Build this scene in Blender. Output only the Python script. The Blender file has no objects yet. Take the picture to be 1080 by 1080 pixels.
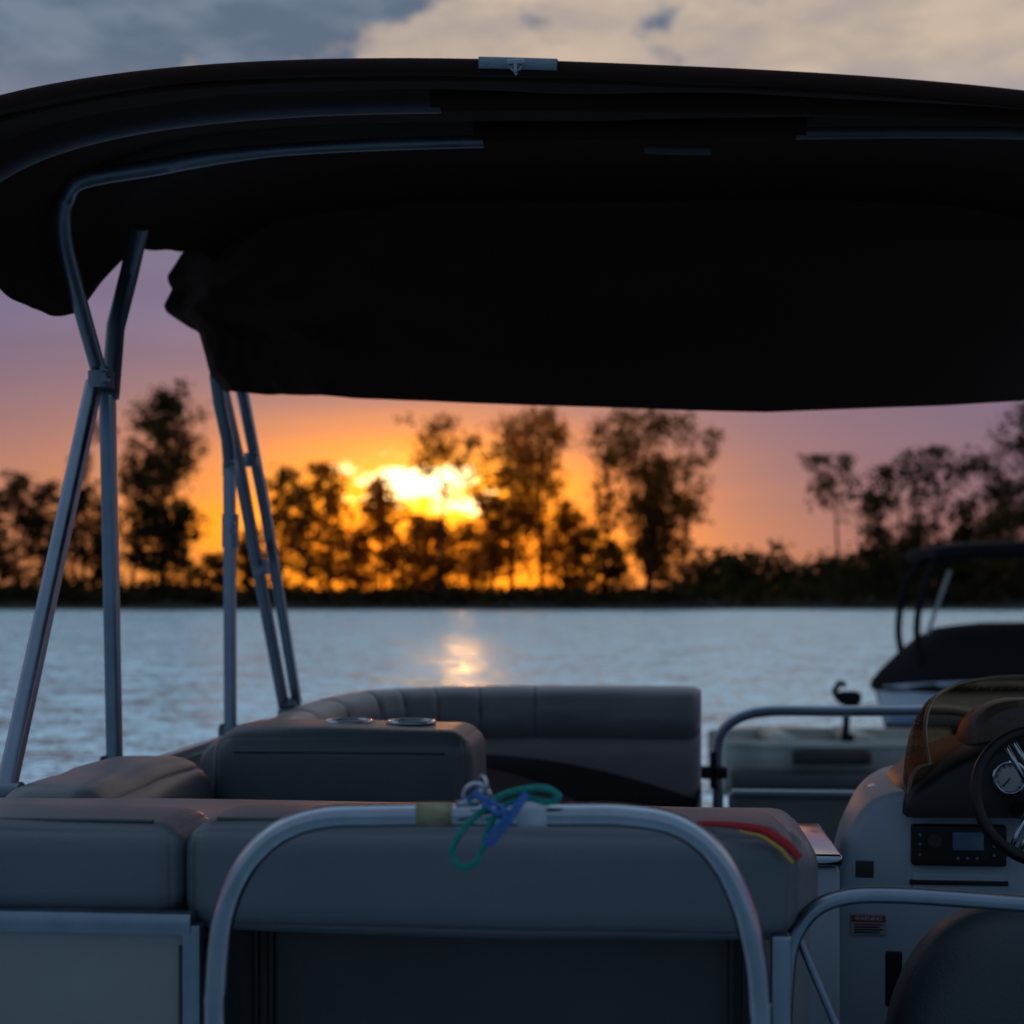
import bpy, bmesh, math, random
import numpy as np
from mathutils import Vector, Matrix, noise as mnoise
random.seed(7)
scene=bpy.context.scene
COL=scene.collection
E=1.9; F=1600.0; PSI=math.atan(150/1600); SP,CP=math.sin(PSI),math.cos(PSI); VH=630.0
fw=Vector((-SP,CP,0)); rt=Vector((CP,SP,0)); EYE=Vector((0,0,E))
def ray(u,v):
    return fw+rt*((u-540)/F)+Vector((0,0,(VH-v)/F))
def onX(u,v,x):
    d=ray(u,v); return EYE+d*(x/d.x)
def onY(u,v,y):
    d=ray(u,v); return EYE+d*(y/d.y)
def onD(u,v,d): return EYE+ray(u,v)*d

# ---------------------------------------------------------------- materials
def newmat(name):
    m=bpy.data.materials.new(name); m.use_nodes=True
    nt=m.node_tree; return m,nt,nt.nodes['Principled BSDF']
def mat(name,col,rough=.5,metal=0.,bump=0.,bscale=60.,var=.0,vscale=6.,coat=0.,spec=.5,stretch=None,rvar=0.):
    m,nt,b=newmat(name)
    b.inputs['Base Color'].default_value=(*col,1); b.inputs['Roughness'].default_value=rough
    b.inputs['Metallic'].default_value=metal; b.inputs['Coat Weight'].default_value=coat
    b.inputs['Specular IOR Level'].default_value=spec
    tc=nt.nodes.new('ShaderNodeTexCoord'); mp=nt.nodes.new('ShaderNodeMapping')
    nt.links.new(tc.outputs['Object'],mp.inputs[0])
    if stretch: mp.inputs['Scale'].default_value=stretch
    if var>0 or rvar>0:
        n=nt.nodes.new('ShaderNodeTexNoise'); n.inputs['Scale'].default_value=vscale; n.inputs['Detail'].default_value=4
        n.inputs['Roughness'].default_value=.6
        nt.links.new(mp.outputs[0],n.inputs['Vector'])
        r=nt.nodes.new('ShaderNodeMapRange'); r.inputs['From Min'].default_value=.3; r.inputs['From Max'].default_value=.7
        r.inputs['To Min'].default_value=1-var; r.inputs['To Max'].default_value=1+var
        nt.links.new(n.outputs['Fac'],r.inputs['Value'])
        vm=nt.nodes.new('ShaderNodeVectorMath'); vm.operation='SCALE'; vm.inputs[0].default_value=col
        nt.links.new(r.outputs[0],vm.inputs['Scale']); nt.links.new(vm.outputs[0],b.inputs['Base Color'])
        if rvar>0:
            r2=nt.nodes.new('ShaderNodeMapRange'); r2.inputs['From Min'].default_value=.3; r2.inputs['From Max'].default_value=.7
            r2.inputs['To Min'].default_value=max(.02,rough-rvar); r2.inputs['To Max'].default_value=rough+rvar
            nt.links.new(n.outputs['Fac'],r2.inputs['Value']); nt.links.new(r2.outputs[0],b.inputs['Roughness'])
    if bump>0:
        n=nt.nodes.new('ShaderNodeTexNoise'); n.inputs['Scale'].default_value=bscale; n.inputs['Detail'].default_value=3
        nt.links.new(mp.outputs[0],n.inputs['Vector'])
        bp=nt.nodes.new('ShaderNodeBump'); bp.inputs['Strength'].default_value=bump; bp.inputs['Distance'].default_value=.01
        nt.links.new(n.outputs['Fac'],bp.inputs['Height']); nt.links.new(bp.outputs[0],b.inputs['Normal'])
    return m
M_FAB=mat('canopy_fabric',(.030,.0150,.0110),.9,bump=.25,bscale=25,spec=.10)
M_FABF=mat('curtain_fabric',(.046,.024,.019),.85,bump=.30,bscale=14,spec=.12)
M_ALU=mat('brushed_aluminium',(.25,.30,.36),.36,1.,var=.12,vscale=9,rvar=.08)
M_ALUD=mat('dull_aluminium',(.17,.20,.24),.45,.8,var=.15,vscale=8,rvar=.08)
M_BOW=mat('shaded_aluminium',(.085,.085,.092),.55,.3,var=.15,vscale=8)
M_STEEL=mat('polished_steel',(.36,.40,.45),.11,1.,var=.1,vscale=14,rvar=.05)
M_VIN=mat('grey_vinyl',(.086,.099,.116),.40,bump=.12,bscale=150,var=.12,vscale=3,rvar=.06)
M_VIN2=mat('warm_grey_vinyl',(.155,.156,.172),.38,bump=.12,bscale=150,var=.12,vscale=3,rvar=.06)
M_VIND=mat('dark_vinyl',(.035,.040,.050),.5,bump=.2,bscale=160,var=.1,vscale=5)
M_PIPE=mat('seam_piping',(.05,.05,.056),.5)
M_PANEL=mat('fence_panel',(.21,.22,.215),.5,bump=.10,bscale=30,var=.08,vscale=3)
M_DARKP=mat('dark_panel',(.024,.025,.026),.6,bump=.2,bscale=50,var=.2,vscale=5)
M_GEL=mat('gelcoat',(.34,.40,.46),.5,var=.06,vscale=4,spec=.35)
M_BLK=mat('black_plastic',(.008,.008,.009),.45,bump=.1,bscale=200,spec=.35)
M_DECK=mat('deck_carpet',(.06,.06,.065),.95,bump=.6,bscale=300,var=.2,vscale=30)
M_WHITE=mat('white_paint',(.50,.55,.60),.4,var=.1,vscale=5)
M_LABEL=mat('label_paper',(.24,.26,.28),.6)
M_HULLW=mat('weathered_white_hull',(.30,.30,.27),.5,var=.2,vscale=3)
M_RED=mat('red_cloth',(.42,.02,.03),.9,bump=.5,bscale=250)
M_YEL=mat('yellow_cloth',(.50,.32,.03),.9,bump=.5,bscale=250)
M_TEAL=mat('teal_rope',(.0,.24,.20),.7,bump=.9,bscale=160,var=.25,vscale=120)
M_BLUE=mat('blue_rope',(.03,.14,.42),.7,bump=.9,bscale=160,var=.25,vscale=120)
M_TAPE=mat('white_tape',(.42,.48,.54),.5,bump=.4,bscale=40)
M_TAPEY=mat('yellow_tape',(.22,.20,.11),.5,bump=.4,bscale=40,var=.3,vscale=30)
M_DIAL=mat('dial_face',(.40,.41,.40),.4)
M_LCD=mat('screen_glass',(.10,.16,.24),.15)
M_BARK=mat('bark',(.035,.025,.018),.9,bump=.5,bscale=6,var=.3,vscale=2)
M_BOATBLUE=mat('blue_hull',(.10,.17,.28),.3,coat=.5)
M_COVER=mat('black_cover',(.005,.006,.008),.9,bump=.3,bscale=3,spec=.2)
def tint_glass():
    m,nt,b=newmat('tinted_windscreen')
    out=nt.nodes['Material Output']
    b.inputs['Roughness'].default_value=.4; b.inputs['Base Color'].default_value=(.26,.17,.11,1)
    tr=nt.nodes.new('ShaderNodeBsdfTransparent'); tr.inputs[0].default_value=(.50,.31,.18,1)
    tc=nt.nodes.new('ShaderNodeTexCoord'); n=nt.nodes.new('ShaderNodeTexNoise'); n.inputs['Scale'].default_value=150; n.inputs['Detail'].default_value=2
    nt.links.new(tc.outputs['Object'],n.inputs[0])
    r=nt.nodes.new('ShaderNodeMapRange'); r.inputs[1].default_value=.62; r.inputs[2].default_value=.70; r.inputs[3].default_value=.14; r.inputs[4].default_value=.75
    nt.links.new(n.outputs['Fac'],r.inputs[0])
    mx=nt.nodes.new('ShaderNodeMixShader'); nt.links.new(r.outputs[0],mx.inputs[0]); nt.links.new(tr.outputs[0],mx.inputs[1]); nt.links.new(b.outputs[0],mx.inputs[2])
    nt.links.new(mx.outputs[0],out.inputs[0])
    return m
M_TINT=tint_glass()
def leafmat(name,c,tl=.55):
    m,nt,b=newmat(name); nt.nodes.remove(b)
    out=nt.nodes['Material Output']
    tc=nt.nodes.new('ShaderNodeTexCoord')
    n=nt.nodes.new('ShaderNodeTexNoise'); n.inputs['Scale'].default_value=.35; n.inputs['Detail'].default_value=1
    nt.links.new(tc.outputs['Object'],n.inputs[0])
    r=nt.nodes.new('ShaderNodeValToRGB'); r.color_ramp.elements[0].position=.35; r.color_ramp.elements[1].position=.68
    r.color_ramp.elements[0].color=(c[0]*.45,c[1]*.45,c[2]*.45,1); r.color_ramp.elements[1].color=(c[0]*1.5,c[1]*1.4,c[2],1)
    nt.links.new(n.outputs['Fac'],r.inputs[0])
    d=nt.nodes.new('ShaderNodeBsdfDiffuse'); t=nt.nodes.new('ShaderNodeBsdfTranslucent'); mx=nt.nodes.new('ShaderNodeMixShader')
    mx.inputs[0].default_value=tl
    nt.links.new(r.outputs[0],d.inputs[0]); nt.links.new(r.outputs[0],t.inputs[0])
    nt.links.new(d.outputs[0],mx.inputs[1]); nt.links.new(t.outputs[0],mx.inputs[2]); nt.links.new(mx.outputs[0],out.inputs[0])
    return m
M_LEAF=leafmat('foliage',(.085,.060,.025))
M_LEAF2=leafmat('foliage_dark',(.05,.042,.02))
M_LEAFW=leafmat('foliage_sunglow',(.58,.20,.03),.85)  # orange glow of the low sun painted into the leaf colour
M_LEAFB=leafmat('foliage_sunglow_faint',(.26,.115,.03),.75)  # weaker sun glow painted into the leaves, for trees further out
def swoosh_mat():
    m,nt,b=newmat('lounge_face_vinyl'); b.inputs['Roughness'].default_value=.42
    tc=nt.nodes.new('ShaderNodeTexCoord'); s=nt.nodes.new('ShaderNodeSeparateXYZ'); nt.links.new(tc.outputs['Object'],s.inputs[0])
    def mth(op,a,b_=None,c=None):
        n=nt.nodes.new('ShaderNodeMath'); n.operation=op
        for i,x in enumerate((a,b_,c)):
            if x is None: continue
            if isinstance(x,(int,float)): n.inputs[i].default_value=x
            else: nt.links.new(x,n.inputs[i])
        return n.outputs[0]
    q=mth('ADD',s.outputs[0],.78); q2=mth('MULTIPLY',q,q)
    z1=mth('SUBTRACT',E-.615,mth('MULTIPLY',q2,.19)); z2=mth('SUBTRACT',E-.665,mth('MULTIPLY',q2,.60))
    a=mth('LESS_THAN',s.outputs[2],z1); c=mth('GREATER_THAN',s.outputs[2],z2); f=mth('MULTIPLY',a,c)
    lo=mth('LESS_THAN',s.outputs[2],z2)
    m0=nt.nodes.new('ShaderNodeMix'); m0.data_type='RGBA'; m0.inputs[6].default_value=(.19,.17,.18,1); m0.inputs[7].default_value=(.13,.07,.08,1); nt.links.new(lo,m0.inputs[0])
    mx=nt.nodes.new('ShaderNodeMix'); mx.data_type='RGBA'; nt.links.new(m0.outputs[2],mx.inputs[6]); mx.inputs[7].default_value=(.014,.011,.014,1)
    nt.links.new(f,mx.inputs[0]); nt.links.new(mx.outputs[2],b.inputs['Base Color'])
    return m
M_SWOOSH=swoosh_mat()

# ---------------------------------------------------------------- object helpers
def finish(name,verts,faces,m,parent=None,smooth=True,loc=None):
    me=bpy.data.meshes.new(name); me.from_pydata([tuple(v) for v in verts],[],faces); me.update()
    if smooth: me.polygons.foreach_set('use_smooth',[True]*len(me.polygons))
    ms=m if isinstance(m,(list,tuple)) else [m]
    for x in ms: me.materials.append(x)
    o=bpy.data.objects.new(name,me); COL.objects.link(o)
    if parent: adopt(o,parent)
    return o
def rootpos(o):
    p=Vector((0,0,0))
    while o is not None:
        p=p+o.location; 
        if o.parent is not None: p=p+o.matrix_parent_inverse.translation
        o=o.parent
    return p
def adopt(o,parent):
    o.parent=parent; o.matrix_parent_inverse=Matrix.Translation(-rootpos(parent))
def empty(name,loc,label=None,cat=None,group=None,parent=None):
    o=bpy.data.objects.new(name,None); COL.objects.link(o); o.location=loc; o.empty_display_size=.2
    if label: o['label']=label
    if cat: o['category']=cat
    if group: o['group']=group
    if parent: adopt(o,parent)
    return o
def catmull(pts,n=8):
    pts=[Vector(p) for p in pts]
    P=[pts[0]*2-pts[1]]+pts+[pts[-1]*2-pts[-2]]; out=[]
    for i in range(1,len(P)-2):
        for k in range(n):
            t=k/n; a,b,c,d=P[i-1],P[i],P[i+1],P[i+2]
            out.append(.5*((2*b)+(c-a)*t+(2*a-5*b+4*c-d)*t*t+(3*b-a-3*c+d)*t**3))
    out.append(pts[-1]); return out
def tubedata(path,r,seg=16,sq=None,rfun=None):
    path=[Vector(p) for p in path]; V=[];Fc=[]
    T=[(path[min(i+1,len(path)-1)]-path[max(i-1,0)]).normalized() for i in range(len(path))]
    up=Vector((0,0,1)) if abs(T[0].z)<.9 else Vector((0,1,0))
    n=(up-T[0]*up.dot(T[0])).normalized()
    for i,p in enumerate(path):
        n=(n-T[i]*n.dot(T[i])).normalized(); b=T[i].cross(n)
        rr=r if rfun is None else rfun(i/(len(path)-1))
        for k in range(seg):
            a=2*math.pi*k/seg; c,s=math.cos(a),math.sin(a)
            if sq:
                q=sq; m_=(abs(c)**q+abs(s)**q)**(-1/q); c*=m_; s*=m_
            V.append(p+(n*c+b*s)*rr)
    for i in range(len(path)-1):
        for k in range(seg):
            a=i*seg+k; b_=i*seg+(k+1)%seg; Fc.append((a,b_,b_+seg,a+seg))
    Fc.append(tuple(range(seg-1,-1,-1))); Fc.append(tuple(range((len(path)-1)*seg,len(path)*seg)))
    return V,Fc
def merge(parts):
    V=[];Fc=[]
    for v,f in parts:
        o=len(V); V+=list(v); Fc+=[tuple(i+o for i in q) for q in f]
    return V,Fc
def autosharp(o,ang=40):
    me=o.data
    bm=bmesh.new(); bm.from_mesh(me)
    for e in bm.edges:
        if len(e.link_faces)==2 and e.calc_face_angle(0)>math.radians(ang): e.smooth=False
    bm.to_mesh(me); bm.free()
def recalc(o):
    bm=bmesh.new(); bm.from_mesh(o.data); bmesh.ops.recalc_face_normals(bm,faces=bm.faces); bm.to_mesh(o.data); bm.free()
def tube(name,path,r,m,parent,smooth=True,seg=16,sq=None,n=8,rfun=None):
    if smooth: path=catmull(path,n)
    V,Fc=tubedata(path,r,seg,sq,rfun); o=finish(name,V,Fc,m,parent); autosharp(o,50); return o
def rboxdata(x0,x1,y0,y1,z0,z1,r,bulge=0.,wr=0.,n=14,axes=None,seed=0.):
    hx,hy,hz=(x1-x0)/2,(y1-y0)/2,(z1-z0)/2; c=Vector(((x0+x1)/2,(y0+y1)/2,(z0+z1)/2))
    r=min(r,hx*.98,hy*.98,hz*.98)
    def ticks(h):
        t=[-h+r*(1-math.cos(math.pi/2*k/5)) for k in range(5)]
        t+=list(np.linspace(-h+r,h-r,n)); t+=[h-r*(1-math.cos(math.pi/2*k/5)) for k in range(4,-1,-1)]
        return t
    tx,ty,tz=ticks(hx),ticks(hy),ticks(hz); V={};VL=[];Fc=[]
    h=Vector((hx,hy,hz))
    def add(i,j,k):
        if (i,j,k) in V: return V[(i,j,k)]
        q=Vector((tx[i],ty[j],tz[k]))
        cl=Vector([max(-h[a]+r,min(h[a]-r,q[a])) for a in range(3)]); d=q-cl
        p=cl+d.normalized()*r if d.length>1e-9 else q
        if bulge:
            f=[1-(q[a]/h[a])**2 for a in range(3)]
            for a in range(3):
                o1,o2=(a+1)%3,(a+2)%3
                p[a]+=bulge*(q[a]/h[a])*(max(0,f[o1])*max(0,f[o2]))**.5
        if wr:
            w=p+c; p=p+Vector((0,-.3,1))*wr*mnoise.noise(Vector((w.x*3.5+seed,w.y*6,w.z*6)))
        V[(i,j,k)]=len(VL); VL.append(p+c); return V[(i,j,k)]
    nx,ny,nz=len(tx)-1,len(ty)-1,len(tz)-1
    for i in range(nx):
        for j in range(ny):
            Fc.append((add(i,j,0),add(i,j+1,0),add(i+1,j+1,0),add(i+1,j,0))); Fc.append((add(i,j,nz),add(i+1,j,nz),add(i+1,j+1,nz),add(i,j+1,nz)))
    for i in range(nx):
        for k in range(nz):
            Fc.append((add(i,0,k),add(i+1,0,k),add(i+1,0,k+1),add(i,0,k+1))); Fc.append((add(i,ny,k),add(i,ny,k+1),add(i+1,ny,k+1),add(i+1,ny,k)))
    for j in range(ny):
        for k in range(nz):
            Fc.append((add(0,j,k),add(0,j,k+1),add(0,j+1,k+1),add(0,j+1,k))); Fc.append((add(nx,j,k),add(nx,j+1,k),add(nx,j+1,k+1),add(nx,j,k+1)))
    return VL,Fc
def rbox(name,x0,x1,y0,y1,z0,z1,r,m,parent,bulge=0.,wr=0.,n=14,seed=0.):
    V,Fc=rboxdata(x0,x1,y0,y1,z0,z1,r,bulge,wr,n,seed=seed); return finish(name,V,Fc,m,parent)
def cyl(c,axis,r,h,seg=32,r2=None):
    axis=Vector(axis).normalized(); c=Vector(c)
    r2=r if r2 is None else r2
    return tubedata([c-axis*h/2,c+axis*h/2],r,seg,rfun=lambda t:r+(r2-r)*t)
def torusdata(c,axis,R,r,seg=48,s2=12,a0=0,a1=2*math.pi):
    axis=Vector(axis).normalized(); up=Vector((0,0,1)) if abs(axis.z)<.9 else Vector((0,1,0))
    a=(up-axis*up.dot(axis)).normalized(); b=axis.cross(a)
    pts=[Vector(c)+(a*math.cos(t)+b*math.sin(t))*R for t in np.linspace(a0,a1,seg+1)]
    return tubedata(pts,r,s2)

# ================================================================= SETTING
def sheet(name,pts,m):
    o=finish(name,pts,[tuple(range(len(pts)))],m,smooth=False); o['kind']='structure'; return o
def water_mat():
    m,nt,b=newmat('lake_water'); nt.nodes.remove(b)
    tc=nt.nodes.new('ShaderNodeTexCoord')
    tot=None
    for sc,amp,st in ((.9,.8,(.8,1.5,1)),(4.2,1.5,(.8,1.4,1)),(13.,1.2,(1,1,1))):
        mp=nt.nodes.new('ShaderNodeMapping'); mp.inputs['Scale'].default_value=st; nt.links.new(tc.outputs['Object'],mp.inputs[0])
        n=nt.nodes.new('ShaderNodeTexNoise'); n.inputs['Scale'].default_value=sc; n.inputs['Detail'].default_value=1; nt.links.new(mp.outputs[0],n.inputs['Vector'])
        s=nt.nodes.new('ShaderNodeVectorMath'); s.operation='SUBTRACT'; s.inputs[1].default_value=(.5,.5,.5); nt.links.new(n.outputs['Color'],s.inputs[0])
        k=nt.nodes.new('ShaderNodeVectorMath'); k.operation='MULTIPLY'; k.inputs[1].default_value=(amp,amp,0); nt.links.new(s.outputs[0],k.inputs[0])
        if tot is None: tot=k.outputs[0]
        else:
            a=nt.nodes.new('ShaderNodeVectorMath'); a.operation='ADD'; nt.links.new(tot,a.inputs[0]); nt.links.new(k.outputs[0],a.inputs[1]); tot=a.outputs[0]
    a=nt.nodes.new('ShaderNodeVectorMath'); a.operation='ADD'; nt.links.new(tot,a.inputs[0]); a.inputs[1].default_value=(0,-.25,1)
    nn=nt.nodes.new('ShaderNodeVectorMath'); nn.operation='NORMALIZE'; nt.links.new(a.outputs[0],nn.inputs[0])
    g=nt.nodes.new('ShaderNodeBsdfGlossy'); g.inputs['Color'].default_value=(.64,.77,.82,1); g.inputs['Roughness'].default_value=.20
    d=nt.nodes.new('ShaderNodeBsdfDiffuse'); d.inputs['Color'].default_value=(.05,.10,.14,1)
    mx=nt.nodes.new('ShaderNodeMixShader'); mx.inputs[0].default_value=.88
    nt.links.new(nn.outputs[0],g.inputs['Normal']); nt.links.new(d.outputs[0],mx.inputs[1]); nt.links.new(g.outputs[0],mx.inputs[2])
    nt.links.new(mx.outputs[0],nt.nodes['Material Output'].inputs[0])
    return m
sheet('water',[(-1500,-300,0),(1500,-300,0),(1500,2500,0),(-1500,2500,0)],water_mat())
M_BANK=mat('bank_soil',(.035,.030,.020),.95,bump=.5,bscale=2,var=.3,vscale=.4)
def bank():
    V=[];Fc=[];nx=160;prof=[(236,-.3),(237,.25),(239,.8),(244,1.3),(262,1.8),(420,2.5),(1500,3.0)]
    for i in range(nx+1):
        u=-1600+4200*i/nx
        for d,z in prof:
            p=onD(u,630,d+1.6*mnoise.noise(Vector((u*.02,d,0)))*(d<262)); V.append((p.x,p.y,z+.35*mnoise.noise(Vector((u*.05,z,3)))*(z>.3)))
    k=len(prof)
    for i in range(nx):
        for j in range(k-1):
            a=i*k+j; Fc.append((a,a+k,a+k+1,a+1))
    o=finish('far_bank',V,Fc,M_BANK); o['kind']='structure'
bank()
def leafquads(centers,size,rng):
    n=len(centers); a=rng.normal(size=(n,3)); a/=np.linalg.norm(a,axis=1)[:,None]
    b=np.cross(a,rng.normal(size=(n,3))); b/=np.linalg.norm(b,axis=1)[:,None]
    s=(size*rng.uniform(.5,1.3,n))[:,None]; a=a*s; b=b*s*.55
    V=np.stack([centers-a,centers-b*.9+a*.1,centers+a,centers+b*.9+a*.1],axis=1).reshape(-1,3)
    return V,[(4*i,4*i+1,4*i+2,4*i+3) for i in range(n)]
def undergrowth(name,d0,d1,u0,u1,hfun,npx,m,seed,size=.55):
    rng=np.random.default_rng(seed); C=[]
    u=u0
    while u<u1:
        h=hfun(u); d=rng.uniform(d0,d1); base=onD(u,630,d); w=rng.uniform(1.2,2.8)
        k=int(npx*rng.uniform(.6,1.3)*max(1,h/4))
        pts=np.column_stack([rng.normal(base.x,w,k),rng.normal(base.y,w,k),.6+np.abs(rng.beta(1.3,1.7,k))*h*rng.uniform(.7,1.15)])
        C.append(pts); u+=rng.uniform(4,8)
    C=np.vstack(C); V,Fc=leafquads(C,np.full(len(C),size),rng); o=finish(name,V.tolist(),Fc,m,smooth=False); o['kind']='stuff'
    o['label']='dark shrubs and reeds massed along the lake shore'; o['category']='undergrowth'
undergrowth('shrubs',239,250,-250,1400,lambda u:(2.9 if 200<u<700 else 4.2)+1.5*mnoise.noise(Vector((u*.013,0,0)))+1.8*mnoise.noise(Vector((u*.05,9,0))),55,M_LEAF2,1,.6)
undergrowth('distant_treeline',290,330,-250,1400,lambda u:(11.5 if u>715 else 3.8)+3*mnoise.noise(Vector((u*.01,5,0)))+2*mnoise.noise(Vector((u*.06,2,0))),60,M_LEAF2,2,.9)

def tree(u,vtop,hw,dens,style,seed,d=None):
    rng=np.random.default_rng(seed); d=d or rng.uniform(243,256)
    base=onD(u,630,d); base.z=1.2; mpp=d/F
    H=(630-vtop)*mpp+E-1.2; W=hw*mpp
    root=empty('tree',base,None,'tree','trees along the far lake shore')
    parts=[]; tips=[]
    lean=rng.uniform(-.04,.04)*H
    def trunkpt(t): return Vector((lean*t+.25*math.sin(t*5+seed),.2*math.sin(t*4+seed*2),H*.93*t))
    tr=[trunkpt(t) for t in np.linspace(0,1,12)]
    r0=H*.013+.08
    parts.append(tubedata([Vector((0,0,-.6))]+tr,r0,8,rfun=lambda t:r0*(1-.88*t)))
    lo={'full':.14,'solid':.10,'tall':.20,'open':.42,'top':.66}[style]
    nl=int({'full':28,'solid':48,'tall':34,'open':20,'top':14}[style]*dens)
    for i in range(nl):
        t=lo+(1-lo)*((i+rng.uniform(0,1))/nl); p=trunkpt(t); az=rng.uniform(0,2*math.pi); q_=(t-lo)/(1-lo)
        env={'full':(1-q_)**.55*.85+.2,'solid':.55+.5*math.sin(math.pi*min(1,.1+.85*q_)),
             'tall':.4+.6*math.sin(math.pi*min(1,.1+.8*q_)),
             'open':.45+.65*math.sin(math.pi*min(1,.2+.7*q_)),'top':.5+.6*math.sin(math.pi*min(1,.2+.7*q_))}[style]
        L=W*env*rng.uniform(.3,1.1); rise=L*rng.uniform(.15,.8)
        q=p+Vector((math.cos(az)*L,math.sin(az)*L,rise)); q.z=min(q.z,H*.98)
        mid=(p+q)/2+Vector((0,0,-.1*L))
        parts.append(tubedata(catmull([p,mid,q],3),.1,5,rfun=lambda s:max(.03,r0*.35*(1-t*.6)*(1-.8*s))))
        tips.append((q,t))
        if rng.uniform()<.7: tips.append((mid.lerp(q,.5)+Vector(rng.normal(0,.6,3)),t))
    tips.append((trunkpt(1.0)+Vector((0,0,H*.02)),1))
    C=[];S=[]
    kb=84 if style=='solid' else 58
    for q,t in tips:
        cr=W*rng.uniform(.12,.27)+.48; k=int(kb*rng.uniform(.4,1.3)*min(1.8,cr/1.2))
        for s_ in range(3):
            off=Vector(rng.normal(0,cr*.6,3)); kk=max(3,k//3)
            c=np.array(q+off)+rng.normal(size=(kk,3))*np.array([cr*.55,cr*.55,cr*.4])
            C.append(c); S.append(np.full(kk,.44))
    C=np.vstack(C); S=np.concatenate(S); keep=(C[:,2]<H*1.02)&(C[:,2]>.3); C=C[keep];S=S[keep]
    V,Fc=leafquads(C,S,rng)
    tv,tf=merge(parts)
    tko=finish('trunk',tv,tf,M_BARK); tko.parent=root
    lm=M_LEAFW if 340<u<600 else (M_LEAFB if 200<u<730 else (M_LEAF if seed%2 else M_LEAF2))  # leaf colour carries the painted sun glow, fading away from the sun
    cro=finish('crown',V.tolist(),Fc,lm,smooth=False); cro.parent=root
    lab={'full':'bushy broad-leaved tree with dense crown on the lake shore','solid':'tall dense dark tree on the lake shore','tall':'tall gum tree with clumped foliage on the shore','open':'tall sparse tree with airy open crown and bare limbs','top':'slim bare-trunked tree with a high tuft of foliage'}[style]
    root['label']=lab
TREES=[(-60,500,30,1,'full'),(-25,520,28,1,'full'),(14,500,28,1,'full'),(46,508,26,1,'full'),(88,440,24,.5,'open'),(80,508,24,1,'full'),(114,525,20,1,'full'),(140,465,18,.7,'tall'),(168,408,36,1.3,'solid'),(196,530,22,1,'full'),
(228,585,18,.7,'full'),(262,560,16,.8,'full'),(298,490,22,1.2,'full'),(322,512,20,1,'full'),(348,486,24,1.2,'full'),(404,504,26,1.3,'full'),(378,560,18,.9,'full'),(436,545,20,1,'full'),
(466,441,32,1.2,'top'),(460,548,22,1.1,'full'),(498,552,22,1,'full'),(538,436,34,1.0,'tall'),(570,429,40,1.1,'tall'),(520,525,22,1,'full'),(598,530,24,.9,'full'),(620,555,22,.8,'full'),(638,434,28,.8,'open'),(648,570,18,.8,'full'),
(682,425,48,1.2,'open'),(702,522,36,1.2,'full'),(722,432,26,.8,'open'),(688,475,26,.9,'tall'),
(884,483,32,.9,'top'),(925,520,20,.9,'full'),(950,487,30,.9,'top'),(992,474,34,1,'top'),(965,540,28,.9,'full'),(1015,528,24,.9,'full'),(1040,480,26,.7,'top'),(1080,428,40,1.0,'tall'),(1110,450,34,1,'tall'),(1150,500,34,1,'full'),(1052,535,24,1,'full')]
for i,(u,v,h,dn,st) in enumerate(TREES): tree(u,v,h,dn,st,11+i)

# ================================================================= PONTOON BOAT
DZ=.62
boat=empty('pontoon_boat',(0,4.3,0),'grey pontoon boat with dark bimini canopy moored on the lake','boat')
XP=-1.5; XS=1.5
rbox('deck',-1.5,1.5,2.2,6.5,DZ-.09,DZ,.02,M_DECK,boat,n=4)
for s in (-1,1):
    tube('float_tube',[(s*1.05,2.0,.22),(s*1.05,2.1,.22),(s*1.05,6.2,.22),(s*1.05,6.8,.3),(s*1.05,7.1,.42)],.28,M_ALU,boat,smooth=False,seg=32,rfun=lambda t:.28 if t<.7 else .12+.16*(1-t)*3.3)
# ---- canopy roof
def rooftop(y): return float(np.interp(y,[2.68,3.2,3.7,4.4,5.22],[.925,1.062,1.160,1.30,1.375]))
def hemdrop(y): return float(np.interp(y,[2.68,3.4,3.85,4.0,4.15,4.34,4.6,4.85,5.22],[.37,.41,.425,.41,.345,.285,.24,.20,.22]))
def nexp(y): return float(np.interp(y,[2.68,3.2,3.7,5.22],[2.6,3.2,4.2,3.4]))
def roofz(x,y):
    n=nexp(y); s=min(1,abs(x)/1.56)
    dr=.46*(1-(1-s**n)**(1/n)); tilt=float(np.interp(y,[2.68,3.7],[.075,.01]))*x
    return E+rooftop(y)-dr-tilt
def roof():
    V=[];Fc=[];nu=80;ny=70
    ys=np.linspace(2.68,5.26,ny)
    for y in ys:
        hd=hemdrop(y); n=nexp(y); smax=(1-(1-min(hd,.455)/.46)**n)**(1/n)
        ext=float(np.interp(y,[2.9,3.3,3.6,3.8,4.0,4.12,4.3],[-.01,-.03,.01,.045,.05,.035,.01]))
        for i in range(nu+1):
            a=-1+2*i/nu; s=math.copysign(1-(1-abs(a))**1.7,a)*smax
            x=s*1.56; z=roofz(x,y)-ext*abs(s/smax)**10
            sag=-.018*abs(math.sin((y-2.68)/.5*math.pi))*(1-abs(s)**4)
            wv=.008*mnoise.noise(Vector((x*3,y*4,0)))+.02*abs(s)**6*mnoise.noise(Vector((x*2,y*6,3)))
            V.append((x*(1+.012*mnoise.noise(Vector((0,y*5,x)))),y,z+sag+wv))
    for j in range(ny-1):
        for i in range(nu):
            a=j*(nu+1)+i; Fc.append((a,a+1,a+nu+2,a+nu+1))
    o=finish('canopy',V,Fc,M_FAB,boat); sm=o.modifiers.new('s','SOLIDIFY'); sm.thickness=.006; sm.offset=1
    return o
canopy=roof()
hem=[(x,2.675,roofz(x,2.68)-.004) for x in np.linspace(-1.5,1.5,60)]
tube('hem_roll',hem,.014,M_FAB,canopy,smooth=False,seg=10)
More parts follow.
